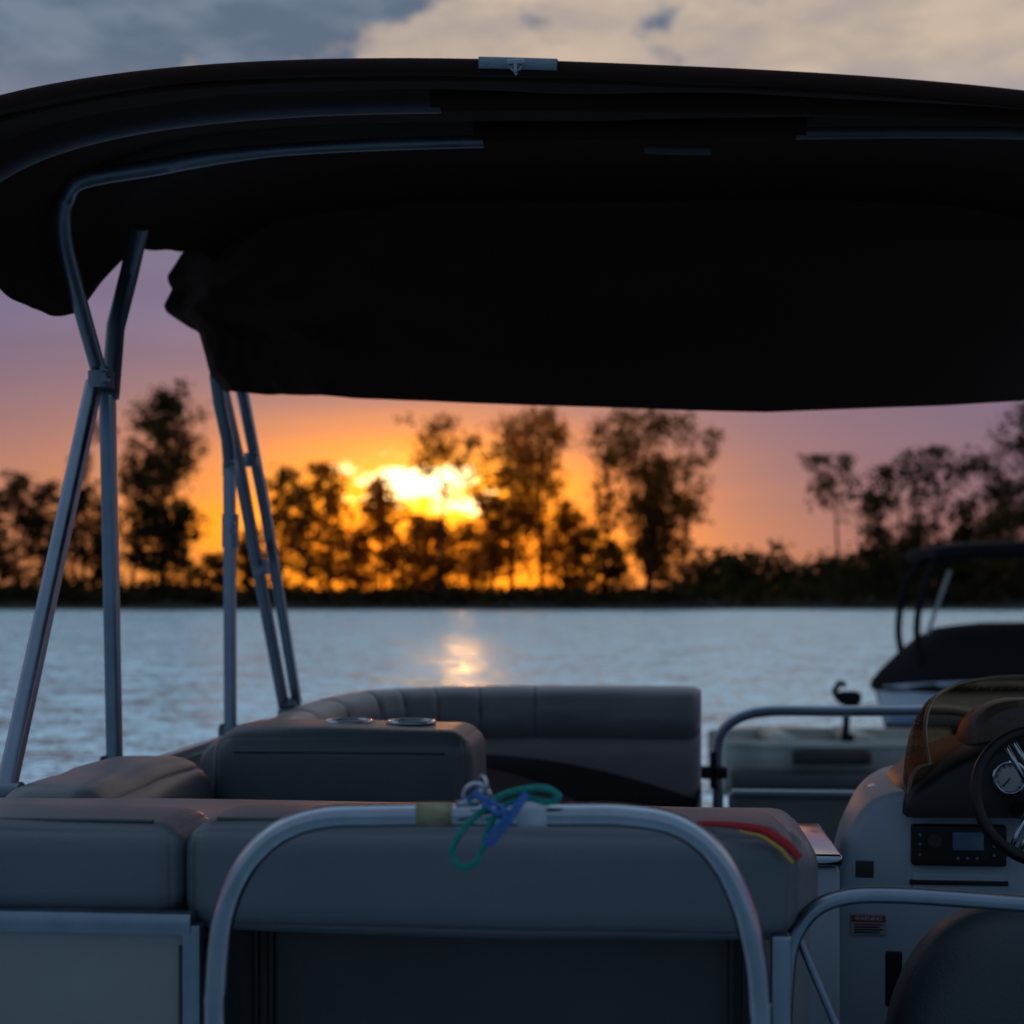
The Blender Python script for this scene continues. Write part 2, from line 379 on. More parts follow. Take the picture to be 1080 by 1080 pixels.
bnd=[(x,2.80,roofz(x,2.80)-.012) for x in np.linspace(-1.5,1.5,60)]
tube('hem_roll',bnd,.006,M_FAB,canopy,smooth=False,seg=8)
# ---- front curtain with gathered port end
def curtain():
    V=[];Fc=[];nu=190;nv=70
    bot=[(240,415),(330,419),(430,423),(600,429),(750,433),(880,436),(1080,429),(1300,415)]
    bu=[b[0] for b in bot]; bv=[b[1] for b in bot]
    for i in range(nu+1):
        a=(i/nu)**1.4; w=math.exp(-a*9)
        yb_=5.25-.28*w
        for j in range(nv+1):
            t=j/nv
            T_=[0,.10,.22,.36,.41,.45,.55,.60,.74,.88,1]
            lu=float(np.interp(t,T_,[268,207,193,174,175,179,170,173,208,222,240])); lv=float(np.interp(t,T_,[222,245,262,289,295,302,320,326,350,395,415]))
            ru=1300
            pl=onY(lu,lv,yb_)
            u=lu+(ru-lu)*a
            zb=onY(max(u,240),float(np.interp(max(u,240),bu,bv)),yb_+.05).z; x=pl.x+(1.62-pl.x)*a
            zt=roofz(max(-1.45,min(1.5,x)),5.2)+.02
            z=zt+(zb-zt)*t
            k=max(0,1-a/.10); z=z*(1-k)+pl.z*k
            edge=min(1,a/.012)
            fold=.045*w*edge*math.sin(5*t+55*a+2*mnoise.noise(Vector((a*14,t*3,1))))+.035*w*edge*mnoise.noise(Vector((a*30,t*7,4)))+.014*w*edge*(abs(mnoise.noise(Vector((a*60+t*6,t*10,7))))*2-.5)
            y=yb_+.05*math.sin(t*math.pi)+fold+.02*mnoise.noise(Vector((a*6,t*3,8)))-.02*t
            V.append((x+.010*w*edge*mnoise.noise(Vector((t*9,a*10,2))),y,z))
    for i in range(nu):
        for j in range(nv):
            q=i*(nv+1)+j; Fc.append((q,q+1,q+nv+2,q+nv+1))
    o=finish('front_curtain',V,Fc,M_FABF,canopy); sm=o.modifiers.new('s','SOLIDIFY'); sm.thickness=.006
curtain()
def bowpts(y,x0,x1,off=.03,n=30,lower=0): return [(x,y,roofz(x,y)-off) for x in np.linspace(x0,x1,n)]
def xat(u,y): return onY(u,630,y).x
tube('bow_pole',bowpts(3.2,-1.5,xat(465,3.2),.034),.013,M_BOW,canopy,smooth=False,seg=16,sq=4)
tube('pole_sleeve',bowpts(3.2,xat(455,3.2),1.5,.022),.022,M_FAB,canopy,smooth=False,seg=12)
hub=onX(106,398,XP)
left=[hub+Vector((0,0,0)),onX(87,330,XP),onX(70,265,XP+.01),onX(66,232,XP+.02),onX(70,209,-1.465),onX(87,190,-1.41)]
ctr=[(x,3.7,roofz(x,3.7)-.045) for x in np.linspace(-1.24,xat(510,3.7),14)]
V_,F_=tubedata(catmull(left+ctr,6),.02,16,rfun=lambda t:.021 if t<.4 else .021-.006*min(1,(t-.4)/.15))
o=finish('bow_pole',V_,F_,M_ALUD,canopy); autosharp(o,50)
tube('pole_sleeve',bowpts(3.7,xat(500,3.7),xat(850,3.7),.025),.026,M_FAB,canopy,smooth=False,seg=12)
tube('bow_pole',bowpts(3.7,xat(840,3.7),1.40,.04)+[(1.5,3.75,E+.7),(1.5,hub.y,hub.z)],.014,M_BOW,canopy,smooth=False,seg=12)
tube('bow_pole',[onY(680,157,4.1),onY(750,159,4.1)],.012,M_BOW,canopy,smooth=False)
# forward strut: runs up and on beneath the canopy to its crossing bow
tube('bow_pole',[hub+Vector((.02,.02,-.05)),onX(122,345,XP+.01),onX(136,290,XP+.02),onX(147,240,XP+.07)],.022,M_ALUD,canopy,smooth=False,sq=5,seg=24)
def pole(path,r=.020,m=M_ALU,sq=6): return tube('support_pole',path,r,m,canopy,smooth=False,seg=28,sq=sq)
foot1=onX(6,836,XP); foot2=onX(121,808,XP)
pole([foot1,hub+Vector((-.01,-.02,-.02))])
pole([foot2,onX(113,392,XP+.01)],.0195)
f3=onX(243,772,XP); f4=onX(304,742,XP)
mid=onX(242,485,XP)
pole([f3,mid])
pole([f4+Vector((-.02,0,0)),onX(250,480,XP-.01),onX(235,415,XP+.00),onX(225,378,XP+.02)],.021,M_ALUD)
pole([f4+Vector((.03,.03,0)),onX(280,540,XP+.03),onX(257,420,XP+.03),onX(250,390,XP+.03)],.019,M_ALU)
# upper end of the upright folds into the hinge of the raked strut
tube('support_pole',[onX(243,497,XP),onX(240,462,XP+.01),onX(232,425,XP+.01),onX(228,395,XP+.02)],.022,M_ALUD,canopy,smooth=False,sq=5,seg=24)
def clampat(p,r=.034,h=.075,axis=(0,0,1)):
    V,Fc=merge([tubedata([p-Vector(axis)*h/2,p+Vector(axis)*h/2],r,20,sq=3.5),cyl(p+Vector((.02,-.03,0)),(0,1,0),.012,.03,12),cyl(p+Vector((.02,-.03,.025)),(0,1,0),.008,.035,12)])
    o=finish('pole_clamp',V,Fc,M_ALUD,canopy); autosharp(o)
clampat(hub+Vector((.01,-.02,-.01)),.032,.045); clampat(onX(243,495,XP),.026,.05); clampat(onX(243,560,XP),.028,.12)
clampat(onX(276,600,XP),.029,.045); clampat(onX(266,485,XP+.02),.027,.05)
for p in (foot1,foot2,f3,f4):
    V,Fc=merge([rboxdata(p.x-.035,p.x+.035,p.y-.05,p.y+.05,p.z-.06,p.z-.02,.01,n=3),cyl(p,(1,0,0),.026,.075,16),rboxdata(p.x-.032,p.x-.024,p.y-.03,p.y+.03,p.z-.03,p.z+.03,.003,n=2)])
    o=finish('deck_hinge',V,Fc,M_ALUD,canopy); autosharp(o)
for (a,b) in ((foot1,hub),(foot2,hub),(f3,mid),(f4,mid)):
    pole([Vector((-a.x+.12,a.y,a.z)),Vector((-b.x+.12,b.y,b.z))],.021)
def buckle():
    xs=np.linspace(xat(506,2.67),xat(588,2.67),10); V=[];Fc=[]
    for x in xs:
        z=roofz(x,2.68); V+= [(x,2.650,z-.014),(x,2.652,z+.006),(x,2.69,z+.017)]
    for i in range(9):
        for j in range(2): a=i*3+j; Fc.append((a,a+3,a+4,a+1))
    o=finish('hem_tag',V,Fc,mat('tag_webbing',(.16,.20,.25),.5,bump=.4,bscale=200),canopy); sm=o.modifiers.new('s','SOLIDIFY'); sm.thickness=.003
    c=Vector((xat(544,2.64),2.64,roofz(xat(544,2.64),2.68)-.012))
    V,Fc=merge([torusdata(c,(0,1,0),.009,.0025,24,8),rboxdata(c.x-.015,c.x+.015,2.632,2.645,c.z-.001,c.z+.009,.003,n=3),rboxdata(c.x-.003,c.x+.003,2.63,2.645,c.z-.016,c.z,.002,n=2)])
    finish('buckle',V,Fc,M_ALU,canopy)
buckle()
# ---- fences
def fence(name,x0,y0,x1,y1,ztop,zbot,parent,panelm=M_PANEL,th=.028,mid_=True):
    root=empty(name,((x0+x1)/2,(y0+y1)/2,DZ),parent=parent)
    P=[tubedata([(x0,y0,ztop),(x1,y1,ztop)],th/2*1.2,16,sq=5),tubedata([(x0,y0,zbot),(x1,y1,zbot)],th/2,16,sq=5),
       tubedata([(x0,y0,zbot),(x0,y0,ztop-.001)],th/2,16,sq=5),tubedata([(x1,y1,zbot),(x1,y1,ztop-.001)],th/2,16,sq=5)]
    V,Fc=merge(P); o=finish('frame',V,Fc,M_ALU,root); autosharp(o)
    dx,dy=(x1-x0),(y1-y0); L=math.hypot(dx,dy); nx,ny=-dy/L*.004,dx/L*.004
    V=[]
    for sgn in (1,-1):
        for (a,b,z) in ((x0,y0,zbot),(x1,y1,zbot),(x1,y1,ztop),(x0,y0,ztop)): V.append((a+nx*sgn,b+ny*sgn,z))
    finish('panel',V,[(0,1,2,3),(7,6,5,4),(0,4,5,1),(1,5,6,2),(2,6,7,3),(3,7,4,0)],panelm,root,smooth=False)
    return root
fence('side_fence',XP,2.3,XP,6.3,E-.50,DZ+.03,boat)
fence('side_fence',XS,2.3,XS,6.2,E-.50,DZ+.03,boat)
sf=onY(204,980,2.26)
fn=fence('stern_fence',XP,2.26,sf.x,2.26,E-.497,DZ+.03,boat,th=.03)
V,Fc=tubedata([(onY(190,1000,2.25).x,2.252,E-.53),(onY(190,1000,2.25).x,2.252,DZ+.05)],.003,6); finish('panel_trim',V,Fc,M_DARKP,fn)
xa=onY(222,1000,2.42).x; xb=onY(800,1000,2.42).x
lock=rbox('stern_locker',xa,xb,2.42,2.48,DZ,E-.46,.006,M_DARKP,boat,n=3)
for u in (268,284,772,786):
    x=onY(u,1000,2.40).x; rbox('locker_trim',x-.005,x+.005,2.405,2.425,DZ,E-.50,.003,M_BLK,lock,n=2)
# ---- stern seat
seat=empty('stern_seat',(-.6,2.4,DZ),parent=boat)
xg=onY(195,900,2.3).x; xr=onY(838,900,2.3).x
rbox('cushion',XP+.03,xg-.006,2.27,2.50,E-.50,E-.352,.040,M_VIN,seat,bulge=.008,wr=.006,n=22,seed=3)
rbox('cushion',xg+.006,xr,2.27,2.50,E-.515,E-.348,.042,M_VIN,seat,bulge=.009,wr=.006,n=30,seed=9)
xr2=onY(842,880,2.9).x
rbox('seat_pad',XP+.03,xr2,2.54,2.92,E-.56,E-.395,.055,M_VIN2,seat,bulge=.006,wr=.004,n=24,seed=5)
tube('piping',[(XP+.06,2.282,E-.475),(xg-.05,2.282,E-.475)],.0035,M_PIPE,seat,smooth=False,seg=8)
tube('piping',[(xg+.06,2.279,E-.492),(xr-.05,2.279,E-.492)],.0035,M_PIPE,seat,smooth=False,seg=8)
tube('piping',[(XP+.06,2.301,E-.349),(xg-.05,2.301,E-.349)],.003,M_PIPE,seat,smooth=False,seg=8)
tube('piping',[(xg+.05,2.303,E-.344),(xr-.05,2.303,E-.344)],.003,M_PIPE,seat,smooth=False,seg=8)
rbox('seat_base',XP+.05,xr-.05,2.5,3.0,DZ,E-.57,.01,M_DARKP,seat,n=3)
# ---- port side bolster
rbox('side_cushion',-1.46,-1.17,3.15,3.98,E-.62,E-.425,.09,M_VIN2,boat,bulge=.016,wr=.01,n=18,seed=2)
rbox('side_base',-1.44,-1.12,3.0,4.5,DZ,E-.6,.01,M_DARKP,boat,n=3)
# ---- armrest box with cup holders
arm=rbox('armrest',-1.165,-.475,3.90,4.28,E-.72,E-.352,.06,M_VIN,boat,bulge=.010,wr=.006,n=20,seed=8)
tube('piping',[(-1.10,3.893,E-.405),(-.54,3.893,E-.405)],.003,M_PIPE,arm,smooth=False,seg=8)
for u in (368,434):
    x=onY(u,770,4.09).x
    V,Fc=merge([torusdata((x,4.09,E-.340),(0,0,1),.062,.006,40,10),cyl((x,4.09,E-.36),(0,0,1),.06,.03,32)])
    o=finish('cup_holder',V,Fc,M_STEEL,arm); autosharp(o)
# ---- bow lounge
def lounge():
    root=empty('bow_lounge',(-.6,5.6,DZ),parent=boat)
    path=catmull([(-1.30,4.45,0),(-1.32,5.0,0),(-1.29,5.5,0),(-1.12,5.86,0),(-.80,6.03,0),(-.4,6.08,0),(.185,6.05,0)],26)
    n=len(path); L=[0]
    for i in range(1,n): L.append(L[-1]+(path[i]-path[i-1]).length)
    tot=L[-1]; seams=[.30,.62,.95,1.20,1.42,1.58,1.74,1.92,2.15]
    def dropat(s): return float(np.interp(s/tot,[0,.30,.42,.52,.65,1],[.43,.415,.385,.362,.353,.350]))
    def build(name,prof,m,puff,seamcut):
        V=[];Fc=[];k=len(prof)
        for i,p in enumerate(path):
            T=(path[min(i+1,n-1)]-path[max(i-1,0)]).normalized(); Nn=Vector((T.y,-T.x,0))
            s=L[i]; drop=dropat(s)
            pin=min(abs(s-q) for q in seams) if seamcut else 1; c=1-.065*math.exp(-(pin/.018)**2)
            e=min(s,tot-s); endc=min(1,math.sqrt(max(0.0,1-(1-min(1,e/.05))**2))) if e<.05 else 1
            endc=.72+.28*endc
            for (a,b) in prof:
                a2=a*c*endc if a>0 else a*endc
                w=.005*mnoise.noise(Vector((s*5,a*20,b*20)))*puff
                V.append(p+Nn*(a2+w)+Vector((0,0,E-drop+b*endc-(1-endc)*.06-(.05*(1-c) if seamcut and b>-.08 else 0))))
        for i in range(n-1):
            for j in range(k):
                a=i*k+j; b=i*k+(j+1)%k; Fc.append((a,b,b+k,a+k))
        Fc.append(tuple(range(k))); Fc.append(tuple(range((n-1)*k,n*k))[::-1])
        o=finish(name,V,Fc,m,root); recalc(o); autosharp(o,60)
        return o
    def supers(cx,cz,hx,hz,q,k=32):
        out=[]
        for i in range(k):
            t=2*math.pi*i/k; c,s=math.cos(t),math.sin(t); m_=(abs(c)**q+abs(s)**q)**(-1/q); out.append((cx+hx*c*m_,cz+hz*s*m_))
        return out
    bol=build('bolster',supers(.03,-.112,.10,.112,2.8,48),M_VIN2,1,True)
    for q in seams:
        i=min(range(n),key=lambda j:abs(L[j]-q)); p=path[i]; T=(path[i+1]-path[i-1]).normalized(); Nn=Vector((T.y,-T.x,0)); d=dropat(q)
        pts=[]
        for t in np.linspace(math.radians(-50),math.radians(120),18):
            c,s=math.cos(t),math.sin(t); m_=(abs(c)**2.8+abs(s)**2.8)**(-1/2.8)
            aa=.03+.10*c*m_
            pts.append(p+Nn*(aa*(.938 if aa>0 else 1))+Vector((0,0,E-d+(-.112+.112*s*m_)-(.003 if s*m_>.3 else 0))))
        V,Fc=tubedata(pts,.0035,8); finish('seam',V,Fc,M_PIPE,bol)
    build('backrest',supers(.045,-.36,.085,.165,5,40),M_SWOOSH,.5,False)
    build('seat_base',supers(.10,-.62,.30,.10,5,24),M_VIN,.5,False)
lounge()
# ---- bow rail/gate
gate=empty('bow_gate',(1.1,6.2,DZ),parent=boat)
GY=6.2
tube('gate_rail',[onY(757,900,GY),onY(757,830,GY),onY(757,790,GY),onY(764,769,GY),onY(782,756,GY),onY(812,750,GY),onY(870,750,GY),onY(940,750,GY),onY(1010,751,GY),onY(1040,765,GY),onY(1048,800,GY),onY(1048,900,GY)],.0225,M_ALU,gate,n=6)
g0=onY(772,840,GY).x; g1=onY(1035,840,GY).x
fence('gate_fence',g0,GY+.02,g1,GY+.02,E-.797,DZ+.03,gate)
V,Fc=merge([rboxdata(g0-.13,g0-.02,GY-.06,GY-.02,E-.73,E-.68,.01,n=3),rboxdata(g0-.09,g0-.06,GY-.06,GY-.02,E-.77,E-.62,.008,n=3)])
finish('latch',V,Fc,M_BLK,gate)
# ---- boarding rail at the stern
tube('boarding_rail',[Vector((-.60,2.02,.5))]+[onY(u,v,2.0) for u,v in ((227,1120),(228,1045),(236,968),(258,915),(292,880),(338,863),(400,860),(500,859),(600,859),(660,860),(712,870),(752,899),(780,948),(796,1010),(801,1070),(802,1120))]+[Vector((.137,2.02,.5))],.0155,M_STEEL,boat,n=8,seg=24)
def band(u0,u1,m,name):
    V,Fc=tubedata([onY(u0,859.3,2.0),onY((u0+u1)/2,859.1,2.0),onY(u1,859.2,2.0)],.0168,24); finish(name,V,Fc,m,boat)
band(440,478,M_TAPEY,'yellow_tape'); band(546,577,M_TAPE,'white_tape')

# ---- helm console
con=empty('helm_console',(.85,3.7,DZ),parent=boat)
def console_body():
    V=[];Fc=[]
    def outline(y,grow):
        L=[(868,1200),(872,1080),(876,1000),(882,930),(892,885),(908,855),(932,838),(975,834),(1100,834),(1240,836),(1262,870),(1270,1200)]
        base=[onY(u,v,3.55) for u,v in L]
        cs=catmull(base,6)
        return [Vector((p.x*(1)+grow*(-.04 if p.x<.9 else .04),y,max(DZ,p.z))) for p in cs]
    st=[(3.52,-.45),(3.535,-.12),(3.56,0),(3.8,-.4),(4.05,-1.6),(4.12,-2.2),(4.15,-2.8)]
    rows=[outline(y,g) for y,g in st]; k=len(rows[0])
    for i,r in enumerate(rows):
        for p in r:
            z=p.z
            if i in (0,6): z=z-.012
            V.append((p.x,p.y,z))
    for i in range(len(rows)-1):
        for j in range(k-1):
            a=i*k+j; Fc.append((a,a+k,a+k+1,a+1))
    Fc.append(tuple(range(k))); Fc.append(tuple(range((len(rows)-1)*k,len(rows)*k))[::-1])
    o=finish('console_body',V,Fc,M_GEL,con); recalc(o); autosharp(o,50); return o
body=console_body()
def yb(name,u0,u1,v0,v1,y0,y1,r,m,parent,n=4,bulge=0):
    a=onY(u0,v1,y0); b=onY(u1,v0,y0); return rbox(name,a.x,b.x,y0,y1,a.z,b.z,r,m,parent,n=n,bulge=bulge)
def pod():
    V=[];Fc=[]
    L=[(957,862),(959,846),(968,832),(985,820),(1012,803),(1050,790),(1100,786),(1190,800),(1225,820),(1232,862)]
    rows=[]
    for y,s,dz in ((3.44,.93,-.004),(3.455,1,0),(3.7,1.0,.0),(3.9,.95,.0)):
        b=catmull([onY(u,v,3.45) for u,v in L],6); cx=sum(p.x for p in b)/len(b); cz=b[0].z
        rows.append([(cx+(p.x-cx)*s,y,cz+(p.z-cz)*s+dz*(p.z>cz+.02)) for p in b])
    k=len(rows[0])
    for r in rows: V+=r
    for i in range(len(rows)-1):
        for j in range(k-1): a=i*k+j; Fc.append((a,a+k,a+k+1,a+1))
    Fc.append(tuple(range(k))); Fc.append(tuple(range((len(rows)-1)*k,len(rows)*k))[::-1])
    for i in range(len(rows)-1): Fc.append((i*k,i*k+k-1,(i+1)*k+k-1,(i+1)*k))
    o=finish('dash',V,Fc,M_BLK,con); recalc(o); autosharp(o,50)
    return o
dash=pod()
def screen():
    V=[];Fc=[];nu=80;nv=22
    xl=onY(958,840,3.50).x; cx=1.0; RX=cx-xl
    for i in range(nu+1):
        t=i/nu; ang=math.pi*(1.0-t); c=math.cos(ang); s=math.sin(ang)
        c2=math.copysign(abs(c)**.8,c); s2=abs(s)**.85
        tt=min(t,1-t)
        for j in range(nv+1):
            h=j/nv
            rx=RX*(1-.04*h-.10*h**3); ry=.50-.10*h
            x=cx+rx*c2; y=3.50+.06*h+ry*s2
            zt=E-float(np.interp(tt,[0,.05,.12,.2,.3,.4,.5],[.385,.335,.285,.245,.218,.204,.200])); z0=E-.475
            z=z0+(zt-z0)*math.sin(h*math.pi/2)**.9
            V.append((x,y,z))
    for i in range(nu):
        for j in range(nv): a=i*(nv+1)+j; Fc.append((a,a+1,a+nv+2,a+nv+1))
    o=finish('windscreen',V,Fc,M_TINT,con)
    rim=[V[j] for j in range(nv+1)]+[V[i*(nv+1)+nv] for i in range(1,nu+1)]
    tube('windscreen_trim',rim,.005,mat('bronze_trim',(.16,.10,.065),.35),con,smooth=False,seg=10)
screen()
V=[];Fc=[]
for j,(y,s) in enumerate(((3.60,.90),(3.63,1.0),(3.72,1.0),(3.86,.86))):
    for i in range(25):
        t=math.pi*(1-i/24); c_,s_=math.cos(t),math.sin(t); m_=(abs(c_)**2.6+abs(s_)**2.6)**(-1/2.6)
        b0=onY(1085,806,3.63); V.append((b0.x+.145*c_*m_*s,y,b0.z+.150*s_*m_*s))
for j in range(3):
    for i in range(24): a=j*25+i; Fc.append((a,a+1,a+26,a+25))
Fc.append(tuple(range(25))); Fc.append(tuple(range(75,100))[::-1])
o=finish('instrument_cowl',V,Fc,mat('brown_cowl',(.07,.046,.034),.5,bump=.2,bscale=60),con); recalc(o); autosharp(o,50)
for (u,v,r) in ((1064,820,.034),(1118,815,.034)):
    c=onY(u,v,3.42); V,Fc=merge([cyl(c,(0,1,0),r,.02)]); g=finish('gauge',V,Fc,M_DIAL,con); autosharp(g)
    V,Fc=torusdata(c+Vector((0,-.012,0)),(0,1,0),r,.005); finish('bezel',V,Fc,M_STEEL,g)
    P=[]
    for k in range(11):
        a=math.radians(225-27*k); d=Vector((math.cos(a),0,math.sin(a))); q=c+Vector((0,-.0115,0))
        P.append(tubedata([q+d*r*.72,q+d*r*.9],.0011,5))
    d=Vector((-.5,0,-.6)).normalized(); P.append(tubedata([c+Vector((0,-.013,0)),c+Vector((0,-.013,0))+d*r*.7],.0014,5))
    V,Fc=merge(P); finish('dial_marks',V,Fc,M_BLK,g)
def wheel():
    c=onY(1101,839,3.22); ax=Vector((0,-1,.28)).normalized()
    w=empty('steering_wheel',c,parent=con)
    V,Fc=torusdata(c,ax,.137,.0125,64,14); finish('rim',V,Fc,M_BLK,w)
    up=(Vector((0,0,1))-ax*ax.z).normalized(); sd=ax.cross(up); P=[]
    for a in (90,210,330):
        d=(sd*math.cos(math.radians(a+90))+up*math.sin(math.radians(a+90)))
        pr=d.cross(ax)
        for o_ in (-.012,.012): P.append(tubedata([c+d*.02+pr*o_-ax*.02,c+d*.133+pr*o_*.7],.0055,10))
    V,Fc=merge(P); finish('spoke',V,Fc,M_STEEL,w)
    V,Fc=merge([cyl(c-ax*.012,ax,.035,.03),tubedata([c-ax*.02,c-ax*.22],.02,16)]); o=finish('wheel_hub',V,Fc,M_BLK,w); autosharp(o)
wheel()
rad=yb('radio',962,1062,871,913,3.500,3.54,.006,M_BLK,con)
yb('radio_screen',1005,1038,878,897,3.494,3.505,.002,M_LCD,rad,n=2)
def dot(name,u,v,r,m,parent,y,h=.008,ax=(0,1,0)):
    V,Fc=cyl(onY(u,v,y),ax,r,h,20); o=finish(name,V,Fc,m,parent); autosharp(o); return o
dot('radio_knob',985,886,.016,M_DARKP,rad,3.495,.02)
for (u,v) in [(970,880),(970,890),(970,901),(1048,882),(1048,892),(1048,902),(1010,905),(1020,905),(1030,905)]: dot('radio_button',u,v,.0035,M_ALUD,rad,3.498)
yb('glovebox',962,1062,922,948,3.515,3.54,.006,M_GEL,con); yb('glovebox_gap',960,1064,930,933,3.510,3.54,.002,M_BLK,con,n=2)
yb('vent',934,952,1004,1062,3.515,3.54,.005,M_BLK,con)
yb('switch_panel',902,922,908,926,3.518,3.54,.004,M_DARKP,con,n=2)
stk=yb('warning_label',897,935,965,986,3.513,3.54,.002,M_LABEL,con,n=2)
yb('label_header',898,934,966,972,3.5105,3.52,.001,mat('label_red',(.20,.03,.02),.5),stk,n=2)
def text(txt,u,v,y,size,m,parent,name='lettering'):
    cu=bpy.data.curves.new('t','FONT'); cu.body=txt; cu.size=size; cu.align_x='CENTER'; cu.align_y='CENTER'; cu.extrude=.0004
    t=bpy.data.objects.new('t',cu); COL.objects.link(t); bpy.context.view_layer.update()
    me=bpy.data.meshes.new_from_object(t.evaluated_get(bpy.context.evaluated_depsgraph_get())); bpy.data.objects.remove(t)
    c=onY(u,v,y); me.transform(Matrix.Translation(c)@Matrix.Rotation(math.pi/2,4,'X')); me.materials.clear(); me.materials.append(m)
    o=bpy.data.objects.new(name,me); COL.objects.link(o); adopt(o,parent)
text('WARNING',916,969,3.509,.0125,M_WHITE,stk)
for k in range(4): yb('label_line',901,931-3*(k%2),974.5+2.8*k,975.6+2.8*k,3.5115,3.52,.0006,M_RED if k<1 else M_DARKP,stk,n=2)
c=onY(939,836,3.75); V,Fc=merge([torusdata(c+Vector((0,0,.012)),(0,0,1),.045,.008,40,10),cyl(c+Vector((0,0,-.01)),(0,0,1),.043,.04,32)]); o=finish('cup_holder',V,Fc,M_STEEL,con); autosharp(o)
tb=onY(845,930,3.3); tb2=onY(884,886,3.3)
tab=rbox('side_tray',tb.x,tb2.x,3.2,3.65,E-.56,E-.535,.01,M_STEEL,boat,n=3)
rbox('tray_cabinet',tb.x+.005,tb2.x-.005,3.22,3.6,DZ,E-.565,.01,M_GEL,tab,n=3)
hs=empty('helm_seat',(.75,2.9,DZ),parent=boat)
def hseat():
    a=onY(936,1200,2.75); cx=a.x+.27; V=[];Fc=[]
    for (y,g) in ((2.72,.80),(2.735,.93),(2.77,1.),(2.84,1.),(2.88,.93),(2.90,.80)):
        row=[]
        for i in range(41):
            t=math.pi*(1-i/40); c,s=math.cos(t),math.sin(t); q=2.6; m_=(abs(c)**q+abs(s)**q)**(-1/q)
            row.append((cx+.27*c*m_*g,y+.03*(c*m_)**2,E-.98+.43*s*m_*g+.01*(g-1)))
        V+=row
    for i in range(5):
        for j in range(40): k=i*41+j; Fc.append((k,k+1,k+42,k+41))
    Fc.append(tuple(range(41))); Fc.append(tuple(range(5*41,6*41))[::-1])
    for i in range(5): Fc.append((i*41,(i+1)*41,(i+1)*41+40,i*41+40))
    o=finish('backrest',V,Fc,M_VIND,hs); recalc(o)
    rbox('seat_cushion',cx-.27,cx+.27,2.85,3.3,E-1.05,E-.93,.05,M_VIND,hs,n=6)
    V,Fc=cyl((cx,3.08,(DZ+E-1.05)/2),(0,0,1),.04,E-1.05-DZ); finish('pedestal',V,Fc,M_ALU,hs)
hseat()
Y2=2.45
tube('grab_rail',[onY(822,1200,Y2),onY(825,1120,Y2),onY(829,1040,Y2),onY(836,992,Y2),onY(858,960,Y2),onY(892,946,Y2),onY(940,944,Y2),onY(1010,948,Y2),onY(1090,954,Y2),onY(1200,962,Y2)],.0135,M_ALU,boat,n=8)
tube('grab_rail',[onY(842,988,Y2+.02),onY(860,1030,Y2+.02),onY(888,1095,Y2+.02)],.007,M_ALU,boat,n=6)
xs=onY(822,1000,2.3).x; rbox('stern_post',xs-.014,xs+.014,2.26,2.30,DZ,E-.50,.004,M_ALU,boat,n=3)

# ================================================================= LOOSE THINGS
c=onY(503,838,2.0)
sh=empty('shackle',c,'steel snap shackle clipped over the chrome boarding rail','shackle')
V,Fc=merge([torusdata(c+Vector((0,-.0,-.004)),(.25,1,0),.018,.0042,36,10),torusdata(c+Vector((.008,.004,.012)),(1,.5,0),.012,.003,28,8)]); finish('ring',V,Fc,M_STEEL,sh)
V,Fc=merge([cyl(c+Vector((-.012,-.004,-.012)),(1,0,.2),.007,.03,14)]); finish('pin',V,Fc,M_ALU,sh)
def rope(pts,r,m,label):
    path=catmull([onY(u,v,y) for u,v,y in pts],10)
    n=len(path); L=0; strands=[[],[],[]]
    N=Vector((0,-1,0))
    for i,p in enumerate(path):
        T=(path[min(i+1,n-1)]-path[max(i-1,0)]).normalized(); L+=(path[i]-path[i-1]).length if i else 0
        a=(N-T*N.dot(T)).normalized(); b=T.cross(a)
        for k in range(3):
            w=L/.018*2*math.pi+k*2*math.pi/3; strands[k].append(p+(a*math.cos(w)+b*math.sin(w))*r*.5)
    V,Fc=merge([tubedata(s,r*.62,8) for s in strands]); o=finish('rope',V,Fc,m); o['label']=label; o['category']='rope'
rope([(512,852,1.965),(494,868,1.958),(481,886,1.955),(477,902,1.955),(486,914,1.952),(500,911,1.952),(509,895,1.952),(516,872,1.952),(530,851,1.965),(556,842,1.975),(578,846,1.975),(589,840,1.975),(574,831,1.975),(545,834,1.97),(524,842,1.962),(508,856,1.955)],.0046,M_TEAL,'teal rope looped and knotted over the chrome boarding rail')
rope([(554,836,1.97),(544,850,1.958),(528,868,1.944),(513,886,1.944),(520,888,1.944),(536,868,1.944),(551,846,1.958),(557,838,1.975)],.0036,M_BLUE,'short blue rope knotted beside a teal rope')
rope([(494,844,1.975),(502,838,1.965),(514,850,1.952),(526,858,1.944),(531,853,1.95),(514,844,1.955),(502,834,1.97)],.0034,M_BLUE,'blue rope tied around the steel shackle')
